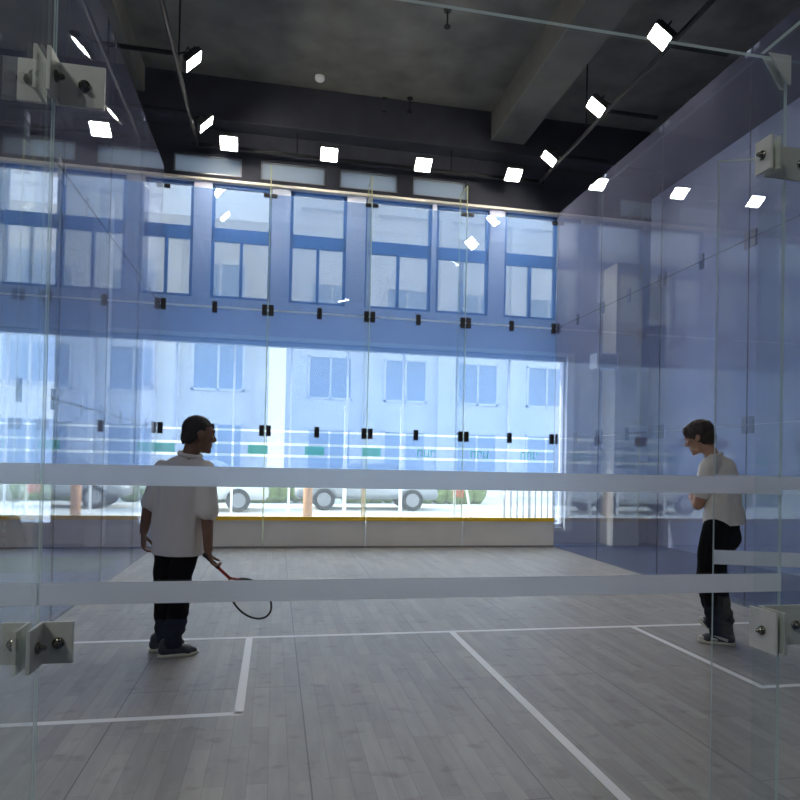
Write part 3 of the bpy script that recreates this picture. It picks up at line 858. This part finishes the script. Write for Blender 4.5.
caps(b, [pel, pel.lerp(chest, .5), chest], [.105, .10, .10]); caps(b, [Ls + V(0,0,-.02), Rs + V(0,0,-.02)], [.058, .058])
caps(b, [Ls, Le, Lw], [.050, .042, .029]); caps(b, [Rs, Re, Rw], [.050, .042, .029])
caps(b, [Lh, Lk, La], [.085, .058, .042]); caps(b, [Rh, Rk, Ra], [.085, .058, .042])
caps(b, [La, La+V(-.05,0,-.05)], [.04, .02]); caps(b, [Ra, Ra+V(-.04,0.02,-.05)], [.04, .02])
hand(b, Lw, (-.25, .95, .2), (.9, .3, -.2), (-.1, 0, 1), .5, .95)
hand(b, Rw, (.05, -.95, -.15), (.95, .1, -.2), (-.1, 0, 1), .5, .95)
obj('body', rmesh(b, .0065, 3), M['skin_b'], Bp, True)
# hair, thicker with a fringe
Bh = frame(hf, hu); h = bmesh.new(); T = Matrix.Translation(hc) @ Bh
ball(h, T @ V(0, -.018, .042), (.098, .116, .098), Bh, 28, 20)
ball(h, T @ V(0, -.062, -.018), (.078, .064, .082), Bh, 24, 16)
ball(h, T @ V(0, .050, .068), (.080, .055, .045), Bh, 24, 16)
for q in (-1, 1): ball(h, T @ V(q*.068, .005, .005), (.022, .050, .058), Bh, 16, 12)
def lock(co, n):
    l = T.inverted() @ co
    return n*(.009*noise.noise(V(l.x*38, l.y*38, l.z*9)))
hb = rmesh(h, .006, 2, lock)
Ti = T.inverted()
def keepB(p):
    if p.y > .075: return p.z > .030 - .012*math.sin(p.x*90)
    if p.y > .0: return p.z > -.028 + .55*(p.y)
    return p.z > -.092
bmesh.ops.delete(hb, geom=[v for v in hb.verts if not keepB(Ti @ v.co)], context='VERTS')
obj('hair', hb, M['hair_b'], Bp, True)
s = bmesh.new()
caps(s, [pel + V(.045,0,-.06), pel + V(.042,0,.06), chest.lerp(pel, .45) + V(.035,0,0), chest + V(.022,0,.04)], [.130, .128, .122, .122])
for q in (-1, 1):
    caps(s, [pel + r2*.05*q + V(0.005,0,-.06), pel + r2*.05*q + V(0,0,.15), chest + r2*.06*q + V(.01,0,.04)], [.122, .116, .112])
caps(s, [chest + V(.035,0,.02), chest + V(.03,0,.13), nb + V(.02,0,-.03)], [.098, .088, .072])
caps(s, [Ls + V(0,0,-.015), nb + V(.01,-.04,-.03)], [.068, .066]); caps(s, [Rs + V(0,0,-.015), nb + V(0,.04,-.03)], [.068, .066])
caps(s, [Ls, Ls.lerp(Le, .62)], [.073, .068]); caps(s, [Rs, Rs.lerp(Re, .62)], [.073, .068])
def foldB(co, n):
    d = co.z*16 + co.x*7
    k = max(0, min(1, (1.35-co.z)/.3))
    return n*(.020*k*noise.noise(V(d, co.y*3+2, co.x*2)) + .006*noise.noise(V(co.x*18, co.y*18, co.z*12)))
sb = rmesh(s, .009, 4, foldB)
cut(sb, V(0,0,.925), V(.10,0,-1).normalized())
obj('shirt', sb, M['shirt_b'], Bp, True)
c_ = bmesh.new(); nk = nb + V(-.002, 0, .012)
tube(c_, [nk + V(.066*math.cos(a*PI/10), .064*math.sin(a*PI/10), .026*math.cos(a*PI/10)) for a in range(20)], .012, 8, closed=True)
obj('collar', c_, M['shirt_b'], Bp, True)
p_ = bmesh.new()
caps(p_, [pel + V(0,0,.01), pel + V(.010,0,-.07)], [.130, .138])
for h_, k_, a_ in ((Lh, Lk, La), (Rh, Rk, Ra)):
    caps(p_, [h_ + V(0,0,.02), h_.lerp(k_, .5) + V(-.03,0,0), k_ + V(0,0,-.02), k_.lerp(a_, .55), a_ + V(0,0,.06), a_ + V(0,0,0)], [.114, .112, .104, .094, .086, .085])
pb = rmesh(p_, .009, 4, lambda co, n: n*(.009*noise.noise(V(co.x*7, co.y*7, co.z*9)) + (.018*noise.noise(V(co.x*6, co.y*6+4, co.z*20)) if co.z < .32 else 0)))
cut(pb, V(0,0,.075), V(0,0,-1))
obj('trousers', pb, M['trousers'], Bp, True)
acc = [(.011, M['shoe_white'], [(.040, -.03, .045), (.040, .03, .062), (.030, .075, .078)]), (.009, M['shoe_white'], [(.041, .05, .040), (.040, .10, .050)])]
shoe_parts(Bp, La + V(.015, 0, -.09), (-1, .05, 0), (0,0,1), (M['shoe_black'], M['sole']), 'near', acc)
shoe_parts(Bp, Ra + V(.02, 0, -.085), (-.84, .2, .42), (-.4,0,1), (M['shoe_black'], M['sole']), 'far', acc)

# ------------------------------------------------------------------ the street outside
bm = bmesh.new(); box(bm, -40, 50, FY+.3, 60, -.35, -.12); struct(obj('ground', bm, M['street']), 'pale sunlit street paving outside the windows', 'ground')
def building(label, x0, x1, y, h, wall, nb, nf):
    t = thing('building', label, 'building', (x0, y, -.12))
    w = x1-x0
    b = bmesh.new(); box(b, 0, w, 0, 8, 0, h); box(b, -.2, w+.2, -.3, 8.2, h, h+.5)
    pitch = w/nb
    for i in range(nb+1): box(b, i*pitch-.25, i*pitch+.25, -.35, 0, 0, h)
    obj('wall', b, wall, t)
    for i in range(nb):
        for j in range(nf):
            z0 = 1.0 + j*3.2
            b = bmesh.new(); xa, xb = i*pitch+.7, (i+1)*pitch-.7
            for (p, q, r, s) in ((xa, xb, z0, z0+.09), (xa, xb, z0+1.85, z0+1.94), (xa, xa+.09, z0, z0+1.9), (xb-.09, xb, z0, z0+1.9), ((xa+xb)/2-.04, (xa+xb)/2+.04, z0, z0+1.9)): box(b, p, q, -.08, .02, r, s)
            f = obj('window', b, M['white_frame'], t)
            b = bmesh.new(); box(b, xa+.05, xb-.05, -.03, -.01, z0+.05, z0+1.88); obj('pane', b, M['ext_glass'], f)
building('cream building across the street seen through the left windows', -16, 1.2, 27, 10.5, M['facade'], 5, 3)
building('grey white building across the street seen through the right windows', 2.4, 26, 29, 12.5, M['facade_b'], 7, 3)
def car(label, x, y, paint):
    t = thing('car', label, 'car', (x, y, -.12), 0)
    b = bmesh.new()
    prof = [(-2.2,.35),(-2.2,.72),(-1.9,.86),(-1.15,.93),(-.62,1.42),(.75,1.45),(1.45,.98),(2.1,.86),(2.22,.6),(2.2,.35)]
    A_ = [b.verts.new((x_, -.86, z)) for x_, z in prof]; B_ = [b.verts.new((x_, .86, z)) for x_, z in prof]
    for k in range(len(prof)): b.faces.new((A_[k], A_[(k+1) % len(prof)], B_[(k+1) % len(prof)], B_[k]))
    b.faces.new(A_[::-1]); b.faces.new(B_)
    bmesh.ops.bevel(b, geom=b.edges[:], offset=.06, segments=2, affect='EDGES')
    obj('body', b, paint, t, True)
    for s in (-1, 1):
        b = bmesh.new(); y_ = s*.865
        for poly in ([(-.98,.96),(-.56,1.36),(.05,1.38),(.05,.96)], [(.12,.96),(.12,1.38),(.70,1.38),(1.25,.98)]):
            P_ = [b.verts.new((p, y_, q)) for p, q in poly]; Q_ = [b.verts.new((p, y_+s*.008, q)) for p, q in poly]
            b.faces.new(P_); b.faces.new(Q_[::-1])
            for k in range(4): b.faces.new((P_[k], P_[(k+1) % 4], Q_[(k+1) % 4], Q_[k]))
        obj('side_window', b, M['ext_glass'], t)
        for wx in (-1.35, 1.38):
            b = bmesh.new(); cyl(b, (wx, s*.70, .33), (wx, s*.90, .33), .33, 24); w_ = obj('wheel', b, M['tyre'], t)
            b = bmesh.new(); cyl(b, (wx, s*.88, .33), (wx, s*.915, .33), .21, 20); obj('hubcap', b, M['alu'], w_)
car('white car parked outside behind the person in grey', -.6, 19.5, M['car_white'])
car('pale silver car parked outside in the middle of the wide window', 4.6, 20.5, M['car_grey'])
def hedge(label, x0, x1, y, h):
    b = bmesh.new()
    n = int((x1-x0)/.45)
    for i in range(n):
        ball(b, (x0+(i+.5)*(x1-x0)/n, y+random.uniform(-.15,.15), h*.5-.12), (.42, .45, h*.55+random.uniform(-.08,.08)), u=12, v=8)
    for v in b.verts: v.co += Vector((noise.noise(v.co*4), noise.noise(v.co*4+V(9,0,0)), noise.noise(v.co*4+V(0,9,0))))*.10
    tag(obj('hedge', b, M['leaf'], None, True), label, 'hedge')
hedge('clipped olive green hedge across the street on the left', -9, 3.2, 23.2, 1.0)
hedge('clipped olive green hedge across the street on the right', 4.2, 9.5, 23.6, 1.05)
b = bmesh.new(); cyl(b, (2.55, 15.2, -.12), (2.55, 15.2, 1.0), .11, 14); ball(b, (2.55, 15.2, 1.0), (.11, .11, .05)); tag(obj('post', b, M['trunk']), 'orange brown post standing outside the window', 'post')
for x, y, w in ((3.35, 14.6, 'left'), (4.7, 14.8, 'right')):
    b = bmesh.new(); cyl(b, (x, y, -.12), (x, y, 2.6), .04, 12); cyl(b, (x, y, -.12), (x, y, -.10), .12, 12); ball(b, (x, y, 2.6), .06)
    tag(obj('street_pole', b, M['white_frame']), 'slim white pole outside the window, %s of two' % w, 'pole', 'white poles outside')
t = thing('road_sign', 'small red round sign on a leaning pole outside the right windows', 'sign', (6.3, 14.8, -.12))
b = bmesh.new(); tube(b, [(.2, 0, 0), (-.06, 0, 1.3)], .03, 8); obj('pole', b, M['white_plastic'], t)
b = bmesh.new(); cyl(b, (-.04, -.05, 1.18), (-.04, -.02, 1.18), .15, 24); obj('disc', b, M['red_sign'], t)
b = bmesh.new(); bevbox(b, -.32, -.06, -.045, -.02, .68, .90, .01); obj('flag_plate', b, M['red_sign'], t)
t = thing('fence', 'pale street fence of slim upright bars outside the right windows', 'fence', (7.2, 14.5, -.12))
b = bmesh.new(); box(b, 0, 3.6, -.02, .02, 1.12, 1.17); box(b, 0, 3.6, -.02, .02, .12, .17); obj('rail', b, M['alu'], t)
for i in range(24):
    b = bmesh.new(); cyl(b, (i*.156, 0, 0), (i*.156, 0, 1.2), .022 if i % 4 else .04, 8); obj('bar', b, M['alu'], t)

# ------------------------------------------------------------------ daylight
w = bpy.data.worlds.new('sky'); S.world = w; w.use_nodes = True
nt = w.node_tree; nt.nodes.clear(); N = nt.nodes.new; L = nt.links.new
out = N('ShaderNodeOutputWorld'); bg = N('ShaderNodeBackground'); tc = N('ShaderNodeTexCoord'); sp = N('ShaderNodeSeparateXYZ'); rp = N('ShaderNodeValToRGB')
L(tc.outputs['Generated'], sp.inputs[0]); L(sp.outputs['Z'], rp.inputs[0]); L(rp.outputs[0], bg.inputs[0]); L(bg.outputs[0], out.inputs[0])
rp.color_ramp.elements[0].color = (.92,.95,1,1); rp.color_ramp.elements[1].color = (.55,.74,1,1)
bg.inputs[1].default_value = 4.6
sd_ = bpy.data.lights.new('sun', 'SUN'); sd_.energy = 9.0; sd_.angle = .02; sd_.color = (1,.93,.82)
so = bpy.data.objects.new('sun', sd_); COL.objects.link(so)
so.rotation_euler = V(.85, -.17, -.50).to_track_quat('-Z', 'Y').to_euler()
so.location = (-10, 14, 14)

for x, y, e in ((-3.6,-4.3,150), (-2.6,-4.6,130), (4.1,-4.4,36)):      # unseen area lights added high behind the viewer to light the brackets
    la = bpy.data.lights.new('added_fill_lamp', 'AREA'); la.shape = 'RECTANGLE'; la.size = .5; la.size_y = .14; la.energy = e; la.color = (1,.98,.95)
    lo = bpy.data.objects.new('added_fill_lamp', la); COL.objects.link(lo); lo.location = (x, y, ZC-.12); lo.rotation_euler = (0, 0, .9)

S.view_settings.view_transform = 'Standard'; S.view_settings.look = 'None'
S.view_settings.gamma = 1; S.view_settings.use_curve_mapping = False
S.view_settings.exposure = 0
try:
    S.cycles.transparent_max_bounces = 32
    S.cycles.max_bounces = 10
    S.cycles.sample_clamp_indirect = 4
    S.cycles.use_denoising = True
except Exception: pass
